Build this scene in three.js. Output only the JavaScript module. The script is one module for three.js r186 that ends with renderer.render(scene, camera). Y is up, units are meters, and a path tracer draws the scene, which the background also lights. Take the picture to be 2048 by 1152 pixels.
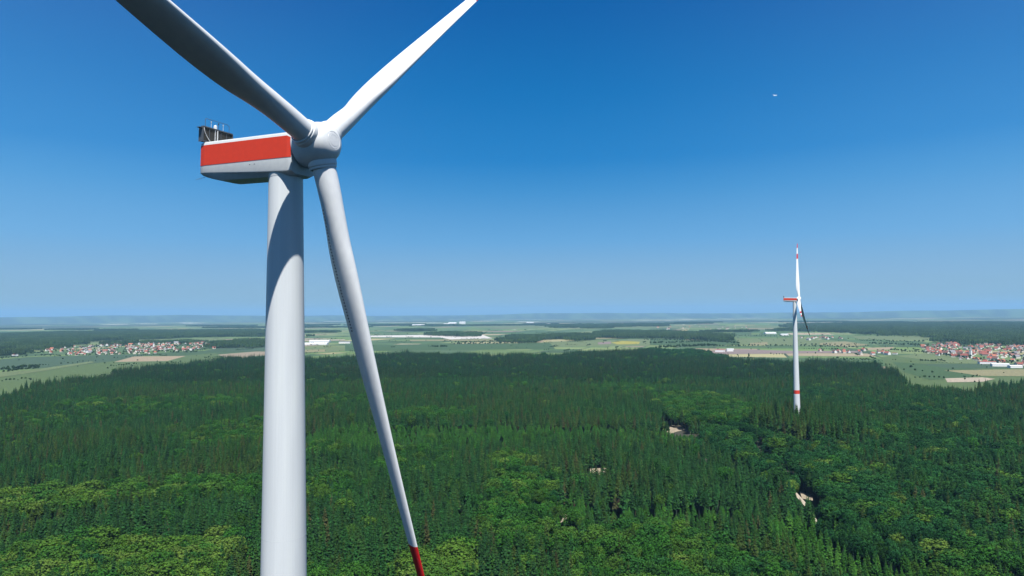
import * as THREE from 'three';
import { mergeGeometries, toCreasedNormals } from 'three/addons/utils/BufferGeometryUtils.js';
import { createNoise2D } from 'simplex-noise';

// ------------------------------------------------------------------ camera, sky, sun, exposure
const scene = new THREE.Scene();
const FOCAL = 1400, CAM_Y = 145, PITCH = Math.atan(54 / FOCAL), ROLL = THREE.MathUtils.degToRad(0.4);
const camera = new THREE.PerspectiveCamera(2 * THREE.MathUtils.radToDeg(Math.atan(576 / FOCAL)), 16 / 9, 0.5, 120000);
camera.rotation.order = 'YXZ';
camera.position.set(0, CAM_Y, 0);
camera.rotation.set(PITCH, 0, -ROLL);
camera.updateMatrixWorld();
scene.add(camera);

const renderer = new THREE.WebGLRenderer({ antialias: true });
renderer.toneMapping = THREE.LinearToneMapping;
const EXPOSURE = 1.8;
renderer.toneMappingExposure = EXPOSURE;
renderer.shadowMap.enabled = true;

const SUN_AZ = THREE.MathUtils.degToRad(12), SUN_EL = THREE.MathUtils.degToRad(64.3);
const sunDir = new THREE.Vector3(Math.sin(SUN_AZ) * Math.cos(SUN_EL), Math.sin(SUN_EL), Math.cos(SUN_AZ) * Math.cos(SUN_EL));
const sun = new THREE.DirectionalLight(new THREE.Color(1, 0.975, 0.94), 5.0);
sun.position.copy(sunDir).multiplyScalar(3000).add(new THREE.Vector3(0, 0, -1000));
sun.target.position.set(0, 0, -1000);
sun.castShadow = true;
Object.assign(sun.shadow.camera, { left: -2000, right: 2000, top: 2000, bottom: -2000, near: 10, far: 6000 });
sun.shadow.mapSize.set(4096, 4096);
scene.add(sun, sun.target);

// clear summer air: pale at the horizon, deep blue overhead, wide glow round the sun
const lin = (r, g, b) => [r, g, b].map(v => { v /= 255; return v <= 0.04045 ? v / 12.92 : ((v + 0.055) / 1.055) ** 2.4; });
{
  const stops = [[-90, lin(96, 132, 168)], [-3, lin(126, 166, 204)], [0.82, lin(150, 182, 194)], [2.94, lin(137, 179, 211)], [5.95, lin(102, 167, 219)], [9.97, lin(62, 145, 208)],
    [12.45, lin(28, 129, 200)], [17.7, lin(4, 114, 187)], [23.7, lin(0, 96, 171)], [40, lin(0, 78, 150)], [60, lin(2, 62, 132)], [90, lin(4, 54, 122)]];
  const W = 1024, H = 512, data = new Float32Array(W * H * 4);
  for (let j = 0; j < H; j++) {
    const el = ((j + 0.5) / H - 0.5) * Math.PI, deg = el * 180 / Math.PI;
    let k = 1; while (k < stops.length - 1 && stops[k][0] < deg) k++;
    const t = THREE.MathUtils.clamp((deg - stops[k - 1][0]) / (stops[k][0] - stops[k - 1][0]), 0, 1);
    for (let i = 0; i < W; i++) {
      const u = (i + 0.5) / W, th = (u - 0.5) * 2 * Math.PI;          // three.js: u = atan2(z, x) / 2pi + 0.5
      const d = [Math.cos(th) * Math.cos(el), Math.sin(el), Math.sin(th) * Math.cos(el)];
      const c = d[0] * sunDir.x + d[1] * sunDir.y + d[2] * sunDir.z;
      const glow = 0.5 * Math.exp((c - 1) * 40) + 0.05 * Math.exp((c - 1) * 5);
      const wing = (1 - Math.exp(-(d[0] - 0.03) * (d[0] - 0.03) / 0.3)) * Math.cos(el) * THREE.MathUtils.smoothstep(deg, 1, 13);      // clear sky is deepest opposite the sun, paler to either side
      const o = (j * W + i) * 4;
      for (let q = 0; q < 3; q++) data[o + q] = ((stops[k - 1][1][q] * (1 - t) + stops[k][1][q] * t) * (1 + [0.5, 0.32, 0.16][q] * wing) + (deg > 0 ? wing * 0.045 * (q === 0 ? 1 : 0.3) * Math.min(1, deg / 6) + glow * [0.9, 0.92, 0.95][q] : 0)) / EXPOSURE;
      data[o + 3] = 1;
    }
  }
  const sky = new THREE.DataTexture(data, W, H, THREE.RGBAFormat, THREE.FloatType);
  sky.mapping = THREE.EquirectangularReflectionMapping; sky.magFilter = THREE.LinearFilter; sky.minFilter = THREE.LinearFilter;
  sky.needsUpdate = true;
  scene.background = sky; scene.environment = sky;
}
scene.fog = new THREE.FogExp2(new THREE.Color(0.33, 0.66, 1.0), 0.000037);

// ------------------------------------------------------------------ helpers
let seed = 12345;
const rnd = () => { seed = (seed + 0x6D2B79F5) | 0; let t = Math.imul(seed ^ (seed >>> 15), 1 | seed); t = (t + Math.imul(t ^ (t >>> 7), 61 | t)) ^ t; return ((t ^ (t >>> 14)) >>> 0) / 4294967296; };
const rr = (a, b) => a + (b - a) * rnd();
const noise = createNoise2D(rnd), noiseB = createNoise2D(rnd);
const V = (x, y, z) => new THREE.Vector3(x, y, z);
const taken = {};
const numbered = n => { const k = taken[n] = (taken[n] ?? -1) + 1; return k ? `${n}_${String(k).padStart(3, '0')}` : n; };
function tag(o, label, category, group, kind) {
  o.userData = { label, category };
  if (group) o.userData.group = group;
  if (kind) o.userData.kind = kind;
  return o;
}
function shadows(o) { o.traverse(m => { if (m.isMesh) { m.castShadow = true; m.receiveShadow = true; } }); return o; }
function mesh(name, geo, mat, parent) { const m = new THREE.Mesh(geo, mat); m.name = name; m.castShadow = m.receiveShadow = true; parent.add(m); return m; }
const std = (r, g, b, roughness = 0.8, more = {}) => new THREE.MeshStandardMaterial({ color: new THREE.Color().setRGB(r, g, b), roughness, ...more });

// a surveyed bearing (taken off the photograph, 2048 x 1152) to the point where it meets the level plane y = h
function survey(px, py, h = 0) {
  const X = px - 1024, Y = 576 - py, cr = Math.cos(ROLL), sr = Math.sin(ROLL);
  const x = (X * cr + Y * sr) / FOCAL, yc = (-X * sr + Y * cr) / FOCAL, c = Math.cos(PITCH), s = Math.sin(PITCH);
  const y = c * yc + s, z = s * yc - c, t = (h - CAM_Y) / y;
  return (t > 0 && t < 60000) ? [x * t, z * t] : [x * 60000, z * 60000];
}
function sight(x, y, z) {          // the other way round: where a point shows
  y -= CAM_Y; const c = Math.cos(PITCH), s = Math.sin(PITCH), yc = y * c + z * s, zc = -y * s + z * c;
  const X = x / -zc * FOCAL, Y = yc / -zc * FOCAL, cr = Math.cos(ROLL), sr = Math.sin(ROLL);
  return [1024 + X * cr - Y * sr, 576 - (X * sr + Y * cr)];
}
function inside(poly, x, z) {
  let r = false;
  for (let i = 0, j = poly.length - 1; i < poly.length; j = i++) {
    const [xi, zi] = poly[i], [xj, zj] = poly[j];
    if ((zi > z) !== (zj > z) && x < (xj - xi) * (z - zi) / (zj - zi) + xi) r = !r;
  }
  return r;
}
const flatPoly = (flat, h) => { const out = []; for (let i = 0; i < flat.length; i += 2) out.push(survey(flat[i], flat[i + 1], h)); return out; };
function boundsOf(poly) { const xs = poly.map(p => p[0]), zs = poly.map(p => p[1]); return [Math.min(...xs), Math.max(...xs), Math.min(...zs), Math.max(...zs)]; }

// ------------------------------------------------------------------ ground: farmland to the horizon
const GREENS = [[0.0574, 0.1066, 0.02296], [0.03772, 0.082, 0.01804], [0.0779, 0.1271, 0.02952], [0.02952, 0.0656, 0.0164], [0.1107, 0.1476, 0.04756], [0.0492, 0.0943, 0.02952]];
const TANS = [[0.2214, 0.1804, 0.1066], [0.2706, 0.2296, 0.1476], [0.1722, 0.1394, 0.0902]];
{
  const N = 1536, SPAN = 76000, data = new Uint8Array(N * N * 4), cellsX = 150, cellsZ = 240;
  const px = [], pz = [], col = [];
  for (let i = 0; i < cellsX; i++) for (let j = 0; j < cellsZ; j++) {
    px.push((i + rr(0.1, 0.9)) / cellsX); pz.push((j + rr(0.1, 0.9)) / cellsZ);
    const wood = noise(i * 0.075, j * 0.06) + 0.6 * noiseB(i * 0.2, j * 0.16), k = rnd();
    let c = wood > 0.1 ? [0.03, 0.05, 0.018] : k < 0.78 ? GREENS[Math.floor(rnd() * 6)] : k < 0.97 ? TANS[Math.floor(rnd() * 3)] : [0.6, 0.58, 0.54];
    const v = rr(0.85, 1.15); col.push(c.map(q => q * v));
  }
  const enc = v => Math.max(0, Math.min(255, 255 * (v <= 0.0031308 ? v * 12.92 : 1.055 * v ** (1 / 2.4) - 0.055)));
  for (let y = 0; y < N; y++) for (let x = 0; x < N; x++) {
    const u = x / N, v = y / N, ci = Math.floor(u * cellsX), cj = Math.floor(v * cellsZ);
    let best = 9, at = 0;
    for (let i = Math.max(0, ci - 1); i <= Math.min(cellsX - 1, ci + 1); i++) for (let j = Math.max(0, cj - 1); j <= Math.min(cellsZ - 1, cj + 1); j++) {
      const n = i * cellsZ + j, d = Math.max(Math.abs(px[n] - u) * cellsX, Math.abs(pz[n] - v) * cellsZ);
      if (d < best) { best = d; at = n; }
    }
    const o = (y * N + x) * 4, g = 1 + 0.12 * noise(x * 0.3, y * 0.3);
    for (let q = 0; q < 3; q++) data[o + q] = enc(col[at][q] * g);
    data[o + 3] = 255;
  }
  const tex = new THREE.DataTexture(data, N, N); tex.colorSpace = THREE.SRGBColorSpace; tex.magFilter = THREE.LinearFilter; tex.needsUpdate = true;
  const geo = new THREE.PlaneGeometry(SPAN, SPAN, 40, 40); geo.rotateX(-Math.PI / 2);
  tag(mesh('ground', geo, new THREE.MeshStandardMaterial({ map: tex, roughness: 1 }), scene), 'wide plain of farmland and woods out to the horizon', 'ground', null, 'structure');
}
// low hills along the horizon
{
  const pos = [], idx = [], cols = 220;
  for (let i = 0; i <= cols; i++) {
    const az = (i / cols - 0.5) * 1.9, rise = 185 + 45 * noise(az * 2.2, 3) + 16 * noise(az * 11, 8) + 60 * THREE.MathUtils.smoothstep(az, 0.42, 0.62);
    for (const [r, k] of [[23000, 0], [25500, 0.55], [28000, 1], [31000, 1], [35000, 0]]) pos.push(Math.sin(az) * r, k * rise - (k ? 0 : 4), -Math.cos(az) * r);
  }
  for (let i = 0; i < cols; i++) for (let k = 0; k < 4; k++) { const a = i * 5 + k, b = a + 5; idx.push(a, b, a + 1, b, b + 1, a + 1); }
  const g = new THREE.BufferGeometry(); g.setAttribute('position', new THREE.Float32BufferAttribute(pos, 3)); g.setIndex(idx); g.computeVertexNormals();
  const c = []; for (let i = 0; i < pos.length / 3; i++) { const k = noise(i * 1.7, 5) > 0.1 ? [0.06, 0.10, 0.03] : [0.03, 0.05, 0.018]; c.push(...k); }
  g.setAttribute('color', new THREE.Float32BufferAttribute(c, 3));
  tag(mesh('hills', g, new THREE.MeshStandardMaterial({ vertexColors: true, roughness: 1 }), scene), 'low wooded hills along the far horizon', 'hills', null, 'structure');
}
// ------------------------------------------------------------------ fields
const grain = (() => {
  const N = 256, d = new Uint8Array(N * N * 4);
  for (let y = 0; y < N; y++) for (let x = 0; x < N; x++) {
    const a = x / N * 2 * Math.PI, b = y / N * 2 * Math.PI;
    const n = 0.5 * noise(Math.cos(a) * 3 + Math.cos(b) * 2, Math.sin(a) * 3 + Math.sin(b) * 2) + 0.3 * noiseB(x * 0.37, y * 0.05) + 0.35 * (rnd() - 0.5);
    const v = 218 + 34 * n; d.set([v, v, v, 255], (y * N + x) * 4);
  }
  const t = new THREE.DataTexture(d, N, N); t.wrapS = t.wrapT = THREE.RepeatWrapping; t.magFilter = THREE.LinearFilter; t.colorSpace = THREE.SRGBColorSpace; t.needsUpdate = true; return t;
})();
const fieldMats = {};
const FIELD = { meadow: [0.0656, 0.1107, 0.02296], pale: [0.1107, 0.1517, 0.05084], deep: [0.03444, 0.082, 0.01476], dusk: [0.03608, 0.07708, 0.02788], tan: [0.2952, 0.2296, 0.1394], straw: [0.2132, 0.1968, 0.0902], sand: [0.3608, 0.3034, 0.2214], film: [0.5412, 0.5166, 0.4674], rape: [0.2952, 0.2706, 0.0328], pink: [0.205, 0.1558, 0.1353], gravel: [0.328, 0.2706, 0.1886] };
let fieldN = 0;
function field(colour, flat, label, name = 'field', lift) {
  const p = flatPoly(flat, 0), n = p.length, y = lift ?? 0.15 + (fieldN++ % 12) * 0.05;
  const tri = THREE.ShapeUtils.triangulateShape(p.map(q => new THREE.Vector2(q[0], q[1])), []);
  const g = new THREE.BufferGeometry();
  g.setAttribute('position', new THREE.Float32BufferAttribute(p.flatMap(q => [q[0], y, q[1]]), 3));
  g.setAttribute('uv', new THREE.Float32BufferAttribute(p.flatMap(q => [q[0] / 160, q[1] / 160]), 2));
  g.setAttribute('normal', new THREE.Float32BufferAttribute(p.flatMap(() => [0, 1, 0]), 3));
  g.setIndex(tri.flatMap(t => { const [a, b, c] = t, k = (p[b][0] - p[a][0]) * (p[c][1] - p[a][1]) - (p[b][1] - p[a][1]) * (p[c][0] - p[a][0]); return k > 0 ? [a, c, b] : [a, b, c]; }));
  fieldMats[colour] ??= std(...FIELD[colour], 1, { map: grain });
  return tag(mesh(numbered(name), g, fieldMats[colour], scene), label, name === 'field' ? 'field' : 'clearing', null, 'structure');
}
// the base of the near plain, then each field on it
{
  const pos = [], col = [], nrm = [], turn = 0.32, cs = Math.cos(turn), sn = Math.sin(turn);
  const put = (x0, x1, z0, z1, c) => { const q = [[x0, z0], [x0, z1], [x1, z1], [x0, z0], [x1, z1], [x1, z0]]; for (const [x, z] of q) { pos.push(x * cs - z * sn, 0.08, x * sn + z * cs); nrm.push(0, 1, 0); col.push(...c); } };
  for (let z = -11500; z < -900;) {
    const dz = rr(150, 420) * (1 + Math.max(0, -z - 3000) / 5000), base = z + dz;
    for (let x = -9500; x < 9500;) {
      const dx = rr(60, 330), k = rnd(), v = rr(0.8, 1.2), c = (k < 0.87 ? GREENS[Math.floor(rnd() * 6)] : k < 0.94 ? TANS[Math.floor(rnd() * 3)] : FIELD.straw).map(q => q * v);
      const split = rnd() < 0.4 ? rr(0.3, 0.7) : 1, gap = 5;
      put(x + gap, x + dx - gap, z + gap, z + dz * split - gap, c);
      if (split < 1) put(x + gap, x + dx - gap, z + dz * split + gap, base - gap, GREENS[Math.floor(rnd() * 6)]);
      x += dx;
    }
    z += dz;
  }
  const g = new THREE.BufferGeometry(); g.setAttribute('position', new THREE.Float32BufferAttribute(pos, 3)); g.setAttribute('normal', new THREE.Float32BufferAttribute(nrm, 3)); g.setAttribute('color', new THREE.Float32BufferAttribute(col, 3));
  tag(mesh('farmland', g, new THREE.MeshStandardMaterial({ vertexColors: true, roughness: 1 }), scene), 'patchwork of green and straw coloured fields beyond the forest', 'farmland', null, 'structure');
}
field('meadow', [-300, 830, 560, 770, 430, 706, 275, 720, 180, 726, 90, 740, 0, 752, -300, 775], 'wide green field beside the forest edge at the left');
field('dusk', [-100, 742, 60, 738, 150, 731, 280, 716, 290, 708, 60, 714, -60, 724], 'darker green field below the left village');
field('tan', [228, 724, 268, 713, 372, 712, 335, 722], 'tan bare field between green field and forest at the left');
field('pale', [-100, 756, -100, 750, 60, 741, 182, 723, 190, 725, 90, 742, 0, 755], 'pale track along the left field', 'farm_track', 0.9);
field('pale', [150, 686, 240, 680, 450, 676, 445, 684, 300, 688], 'pale green field behind the left village');
field('dusk', [400, 703, 540, 703, 540, 690, 470, 691], 'green field right of the left village');
field('film', [0, 697, 70, 694, 70, 696.5, 0, 700], 'pale strip of field by the wood at the left edge');
field('pale', [600, 696, 690, 694, 690, 702, 600, 706], 'light green field right of the near tower');
field('straw', [600, 700, 650, 699, 650, 704, 600, 705], 'straw coloured strip beside the near tower');
field('deep', [690, 690, 1100, 686, 1110, 698, 690, 702], 'deep green field in front of the pale strips');
field('film', [735, 671.5, 905, 669, 965, 669.5, 985, 677, 900, 679, 880, 675, 735, 674.5], 'long white strip of covered crops');
field('sand', [600, 680, 690, 679, 690, 681, 600, 682.5], 'pale sandy strip left of the hanging blade');
field('straw', [820, 680, 900, 679, 1000, 679.5, 1000, 681.5, 820, 682.5], 'straw coloured strip below the white strip');
field('film', [830, 693, 872, 689, 912, 689, 912, 693, 865, 694.5], 'short white strip of covered crops near the forest edge');
field('pale', [1090, 684, 1200, 680, 1300, 680, 1300, 692, 1090, 694], 'light green field in front of the dark wood');
field('straw', [1150, 677, 1230, 674, 1250, 677, 1160, 679], 'straw coloured strip below the dark wood');
field('rape', [1222, 685, 1245, 682, 1280, 683.5, 1278, 688, 1235, 689], 'yellow field in front of the dark wood');
field('pink', [1196, 685, 1222, 683, 1222, 688, 1196, 689], 'reddish bare patch beside the yellow field');
field('tan', [1066, 681, 1086, 681, 1086, 685, 1066, 685], 'small tan patch between dark hedges');
field('deep', [1300, 678, 1480, 680, 1500, 690, 1300, 690], 'deep green field right of the yellow field');
field('pale', [1470, 677, 1600, 676, 1700, 684, 1620, 692, 1480, 690], 'light green field behind the far turbine');
field('straw', [1370, 677, 1400, 676, 1400, 680, 1370, 681], 'straw strip among trees');
field('straw', [1500, 686, 1535, 684, 1535, 690, 1500, 692], 'straw strip left of the far turbine');
field('pink', [1420, 702, 1480, 699, 1590, 702, 1720, 702, 1720, 705.5, 1590, 707, 1425, 709], 'reddish bare yard behind the forest edge');
field('straw', [1640, 686, 1690, 683, 1740, 690, 1700, 694, 1640, 690], 'straw coloured strip right of the far turbine');
field('sand', [1610, 679, 1640, 678, 1650, 681, 1615, 681], 'pale sandy strip just right of the far turbine');
field('tan', [1735, 696, 1790, 694, 1780, 699, 1735, 700], 'tan patch left of the right village');
field('pale', [1700, 672, 1850, 672, 1860, 680, 1720, 679], 'light green field below the blue wood');
field('meadow', [1760, 714, 1800, 710, 2150, 728, 2150, 790, 1900, 790, 1800, 770], 'green field along the forest corner at the right', 'field', 0.12);
field('pale', [1790, 712, 1860, 706, 2100, 726, 2100, 732, 1900, 726], 'pale green field below the right village');
field('deep', [1784, 724, 1850, 728, 1990, 742, 1930, 756, 1860, 760, 1810, 745], 'deep green field between forest and straw field at the right');
field('dusk', [1836, 728, 2100, 728, 2100, 737, 1900, 737], 'bluish green strip below the right village');
field('straw', [1888, 741, 2100, 738, 2100, 753, 1960, 752], 'straw coloured field at the right edge');
field('sand', [1890, 757, 1965, 755, 1990, 758, 1965, 764, 1895, 765], 'pale sandy patch at the forest edge on the right');
field('film', [2010, 662, 2100, 661, 2100, 665, 2012, 664.5], 'pale strip inside the blue wood at the right edge');
field('pale', [950, 648, 1100, 650, 1600, 652, 1600, 657, 950, 656], 'far pale green plain');

// ------------------------------------------------------------------ the wind turbines
const paintTex = (() => {
  const N = 512, d = new Uint8Array(N * N * 4);
  for (let y = 0; y < N; y++) for (let x = 0; x < N; x++) {
    const streak = noise(x * 0.09, y * 0.006) * 0.5 + noiseB(x * 0.3, y * 0.02) * 0.3, blot = noise(x * 0.015 + 40, y * 0.02), v = 246 + 5 * streak + 4 * blot + 3 * (rnd() - 0.5);
    d.set([v - 1, v, v - 2 * Math.max(0, blot), 255], (y * N + x) * 4);
  }
  const t = new THREE.DataTexture(d, N, N); t.wrapS = t.wrapT = THREE.RepeatWrapping; t.magFilter = THREE.LinearFilter; t.colorSpace = THREE.SRGBColorSpace; t.needsUpdate = true; return t;
})();
const M = {
  white: std(0.66, 0.67, 0.67, 0.42, { map: paintTex }),
  tower: std(0.62, 0.645, 0.645, 0.5, { map: paintTex }),
  hull: std(0.60, 0.62, 0.615, 0.5, { map: paintTex }),
  red: std(0.62, 0.034, 0.008, 0.7, { map: paintTex }),
  redBlade: std(0.42, 0.010, 0.012, 0.4),
  seal: std(0.05, 0.055, 0.06, 0.7),
  grille: std(0.055, 0.055, 0.05, 0.75),
  steel: std(0.10, 0.11, 0.12, 0.5, { metalness: 0.4 }),
  pale: std(0.55, 0.56, 0.56, 0.4),
};
const YAW = THREE.MathUtils.degToRad(64.24), TILT = THREE.MathUtils.degToRad(5), BLADE = 64.4;
// the blade: a lofted aerofoil, span up +y, feathered (leading edge to +z, suction side to +x)
const lerpTable = (t, x) => { let k = 1; while (k < t.length - 1 && t[k][0] < x) k++; const [a, p] = t[k - 1], [b, q] = t[k], u = THREE.MathUtils.clamp((x - a) / (b - a), 0, 1); return p + (q - p) * u; };
const CHORD = [[1.9, 2.5], [3.6, 2.5], [5, 2.58], [7, 2.78], [9, 3.1], [11, 3.45], [13, 3.7], [15, 3.8], [17, 3.78], [20, 3.62], [26, 3.2], [34, 2.55], [44, 1.93], [54, 1.3], [60, 0.95], [62.5, 0.75], [63.8, 0.45], [64.4, 0.12]];
const THICK = [[1.9, 1], [3.6, 1], [5, 0.93], [7, 0.76], [9, 0.6], [11, 0.49], [13, 0.42], [16, 0.36], [20, 0.31], [26, 0.27], [34, 0.24], [44, 0.21], [64.4, 0.18]];
const TWIST = [[1.9, 13], [8, 13], [14, 10.5], [22, 6.5], [34, 3], [48, 0.5], [64.4, -1]];
const PITCHED = 67, CONE = THREE.MathUtils.degToRad(2.44);
function bladeRing(r, n = 44) {
  const c = lerpTable(CHORD, r), th = lerpTable(THICK, r), tw = THREE.MathUtils.degToRad(90 - PITCHED - lerpTable(TWIST, r)), round = THREE.MathUtils.smoothstep(r, 4, 12);
  const out = [];
  const bend = r * Math.sin(CONE) + 1.5 * (r / BLADE) ** 2.2;
  for (let i = 0; i < n; i++) {
    const a = i / n * 2 * Math.PI, side = Math.sin(a) >= 0 ? 1 : -1, s = 0.5 - 0.5 * Math.cos(a);            // s: 0 leading, 1 trailing
    const naca = 5 * (0.2969 * Math.sqrt(s) - 0.126 * s - 0.3516 * s * s + 0.2843 * s ** 3 - 0.1015 * s ** 4);
    const foil = naca * side * (side > 0 ? 1.12 : 0.88) + 0.06 * Math.sin(Math.PI * s) / Math.max(th, 0.2) * 0.25;
    const thick = THREE.MathUtils.lerp(0.5 * Math.abs(Math.sin(a)) * side, foil, round) * th * c;
    const x0 = thick;
    const z1 = THREE.MathUtils.lerp((0.5 - s) * c, (0.34 - s) * c, round);
    out.push(V(x0 * Math.cos(tw) + z1 * Math.sin(tw), r, -x0 * Math.sin(tw) + z1 * Math.cos(tw) + bend));
  }
  return out;
}
function bladeGeo(r0, r1, steps, capEnd, grow = 0) {
  const n = 44, pos = [], uv = [], idx = [];
  for (let k = 0; k <= steps; k++) {
    const r = r0 + (r1 - r0) * k / steps, ring = bladeRing(r, n);
    for (let i = 0; i <= n; i++) { const p = ring[i % n]; pos.push(p.x, p.y, p.z); uv.push(i / n, r / 14); }
  }
  const w = n + 1;
  for (let k = 0; k < steps; k++) for (let i = 0; i < n; i++) { const a = k * w + i, b = a + w; idx.push(a, a + 1, b, a + 1, b + 1, b); }
  if (capEnd) { const base = steps * w; for (let i = 1; i < n - 1; i++) idx.push(base, base + i, base + i + 1); }
  const g = new THREE.BufferGeometry();
  g.setAttribute('position', new THREE.Float32BufferAttribute(pos, 3)); g.setAttribute('uv', new THREE.Float32BufferAttribute(uv, 2)); g.setIndex(idx); g.computeVertexNormals();
  const nrm = g.attributes.normal;                                             // close the seam at the leading edge
  for (let k = 0; k <= steps; k++) { const a = k * w, b = a + n, v = V(nrm.getX(a) + nrm.getX(b), nrm.getY(a) + nrm.getY(b), nrm.getZ(a) + nrm.getZ(b)).normalize(); nrm.setXYZ(a, v.x, v.y, v.z); nrm.setXYZ(b, v.x, v.y, v.z); }
  return g;
}
const joined = list => mergeGeometries(list.map(g => { const q = g.index ? g.toNonIndexed() : g; for (const k of Object.keys(q.attributes)) if (!['position', 'normal', 'uv'].includes(k)) q.deleteAttribute(k); return q; }));
const R1 = BLADE - 18.2, R2 = BLADE - 12.4, R3 = BLADE - 5.6;
const bladeWhite = joined([bladeGeo(1.9, R1, 70, false), bladeGeo(R2, R3, 10, false)]), bladeRed = bladeGeo(R1, R2, 8, false), bladeTip = bladeGeo(R3, BLADE, 14, true);
// a row of small dark fins on the suction side
const fins = (() => {
  const list = [];
  for (let r = 7.2; r < 21; r += 0.36) { const ring = bladeRing(r), p = ring[13]; const f = new THREE.BoxGeometry(0.16, 0.17, 0.1); f.rotateX(0.25); f.translate(p.x + 0.01, p.y, p.z); list.push(f); }
  return joined(list);
})();
function lathe(points, seg = 64) { const g = new THREE.LatheGeometry(points.map(p => new THREE.Vector2(p[0], p[1])), seg); return g; }
function bar(a, b, r = 0.04, seg = 8) { const d = b.clone().sub(a), g = new THREE.CylinderGeometry(r, r, d.length(), seg); g.applyQuaternion(new THREE.Quaternion().setFromUnitVectors(V(0, 1, 0), d.clone().normalize())); g.translate((a.x + b.x) / 2, (a.y + b.y) / 2, (a.z + b.z) / 2); return g; }
const boxAt = (w, h, d, x, y, z) => { const g = new THREE.BoxGeometry(w, h, d); g.translate(x, y, z); return g; };

// nacelle: x = b (across), y up, z = a (forward, hub centre at 0)
const NAC = [[-2.15, 1.86, -2.5, -2.85, 1.2, 1.5], [-2.7, 1.98, -2.62, -3.0, 1.3, 1.6], [-7, 2, -2.45, -3.02, 1.35, 1.6], [-13, 2, -2.14, -2.98, 1.35, 1.6], [-14.2, 2, -2.08, -2.78, 1.4, 1.6], [-15.3, 2, -2.03, -2.5, 1.45, 1.6], [-16.05, 1.86, -2.0, -2.25, 1.4, 1.55]];
function nacelleGeo() {
  const rows = NAC.map(([z, w, e, b, wb, t]) => [[-wb, b], [wb, b], [w - 0.04, e - 0.06], [w, e + 0.05], [w, t - 0.22], [w - 0.06, t - 0.07], [w - 0.22, t], [-w + 0.22, t], [-w + 0.06, t - 0.07], [-w, t - 0.22], [-w, e + 0.05], [-w + 0.04, e - 0.06]].map(p => V(p[0], p[1], z)));
  const pos = [], tri = (a, b, c) => pos.push(a.x, a.y, a.z, b.x, b.y, b.z, c.x, c.y, c.z), n = 12;
  for (let k = 0; k < rows.length - 1; k++) for (let i = 0; i < n; i++) { const a = rows[k][i], b = rows[k][(i + 1) % n], c = rows[k + 1][i], d = rows[k + 1][(i + 1) % n]; tri(a, c, b); tri(b, c, d); }
  for (const [row, f] of [[rows[0], 1], [rows.at(-1), -1]]) for (let i = 1; i < n - 1; i++) f > 0 ? tri(row[0], row[i], row[i + 1]) : tri(row[0], row[i + 1], row[i]);
  let g = new THREE.BufferGeometry(); g.setAttribute('position', new THREE.Float32BufferAttribute(pos, 3)); g = toCreasedNormals(g, 0.5);
  g.setAttribute('uv', new THREE.Float32BufferAttribute(Array.from({ length: pos.length / 3 }, (_, i) => [(pos[i * 3 + 2] + pos[i * 3]) / 9, pos[i * 3 + 1] / 9]).flat(), 2));
  return g;
}
function stripeGeo(side) {
  const pts = [[-2.17, -1.18, 0.95], [-2.7, -1.18, 1.18], [-7, -1.18, 1.18], [-13, -1.18, 1.18], [-14.2, -1.18, 1.18], [-15.3, -1.18, 1.18], [-16.03, -1.18, 1.16]], pos = [], nrm = [], uv = [], o = 0.03;
  const width = z => lerpTable(NAC.map(r => [r[0], r[1]]).reverse(), z) + o;
  for (let k = 0; k < pts.length - 1; k++) {
    const [z0, b0, t0] = pts[k], [z1, b1, t1] = pts[k + 1], q = [[z0, b0], [z1, b1], [z1, t1], [z0, b0], [z1, t1], [z0, t0]];
    for (const [z, y] of q) { pos.push(side * width(z), y, z); uv.push(z / 9, y / 9); }
  }
  const g = new THREE.BufferGeometry(); g.setAttribute('position', new THREE.Float32BufferAttribute(pos, 3)); g.setAttribute('uv', new THREE.Float32BufferAttribute(uv, 2));
  if (side > 0) { const p = g.attributes.position.array, u = g.attributes.uv.array; for (let i = 0; i < p.length; i += 9) for (let k = 0; k < 3; k++) { const t = p[i + 3 + k]; p[i + 3 + k] = p[i + 6 + k]; p[i + 6 + k] = t; } }
  g.computeVertexNormals(); return g;
}
const hubBody = (() => { const g = lathe([[1.9, -2.06], [2.2, -2.02], [2.29, -1.88], [2.36, -1.3], [2.42, -0.6], [2.42, -0.1], [2.34, 0.45], [2.2, 1.0], [1.95, 1.45], [1.6, 1.82], [1.25, 2.02], [1.0, 2.08], [0.98, 2.06], [0.93, 2.06], [0.91, 2.09], [0.5, 2.12], [0.001, 2.13]], 72); g.rotateX(Math.PI / 2); return toCreasedNormals(g, 0.6); })();
const SOCKET = (() => lathe([[1.25, 1.2], [1.56, 1.7], [1.55, 2.36], [1.5, 2.44], [1.43, 2.46], [1.42, 2.52], [1.46, 2.55], [1.46, 2.68], [1.4, 2.74], [1.3, 2.76], [1.26, 2.7]], 56))();
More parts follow.
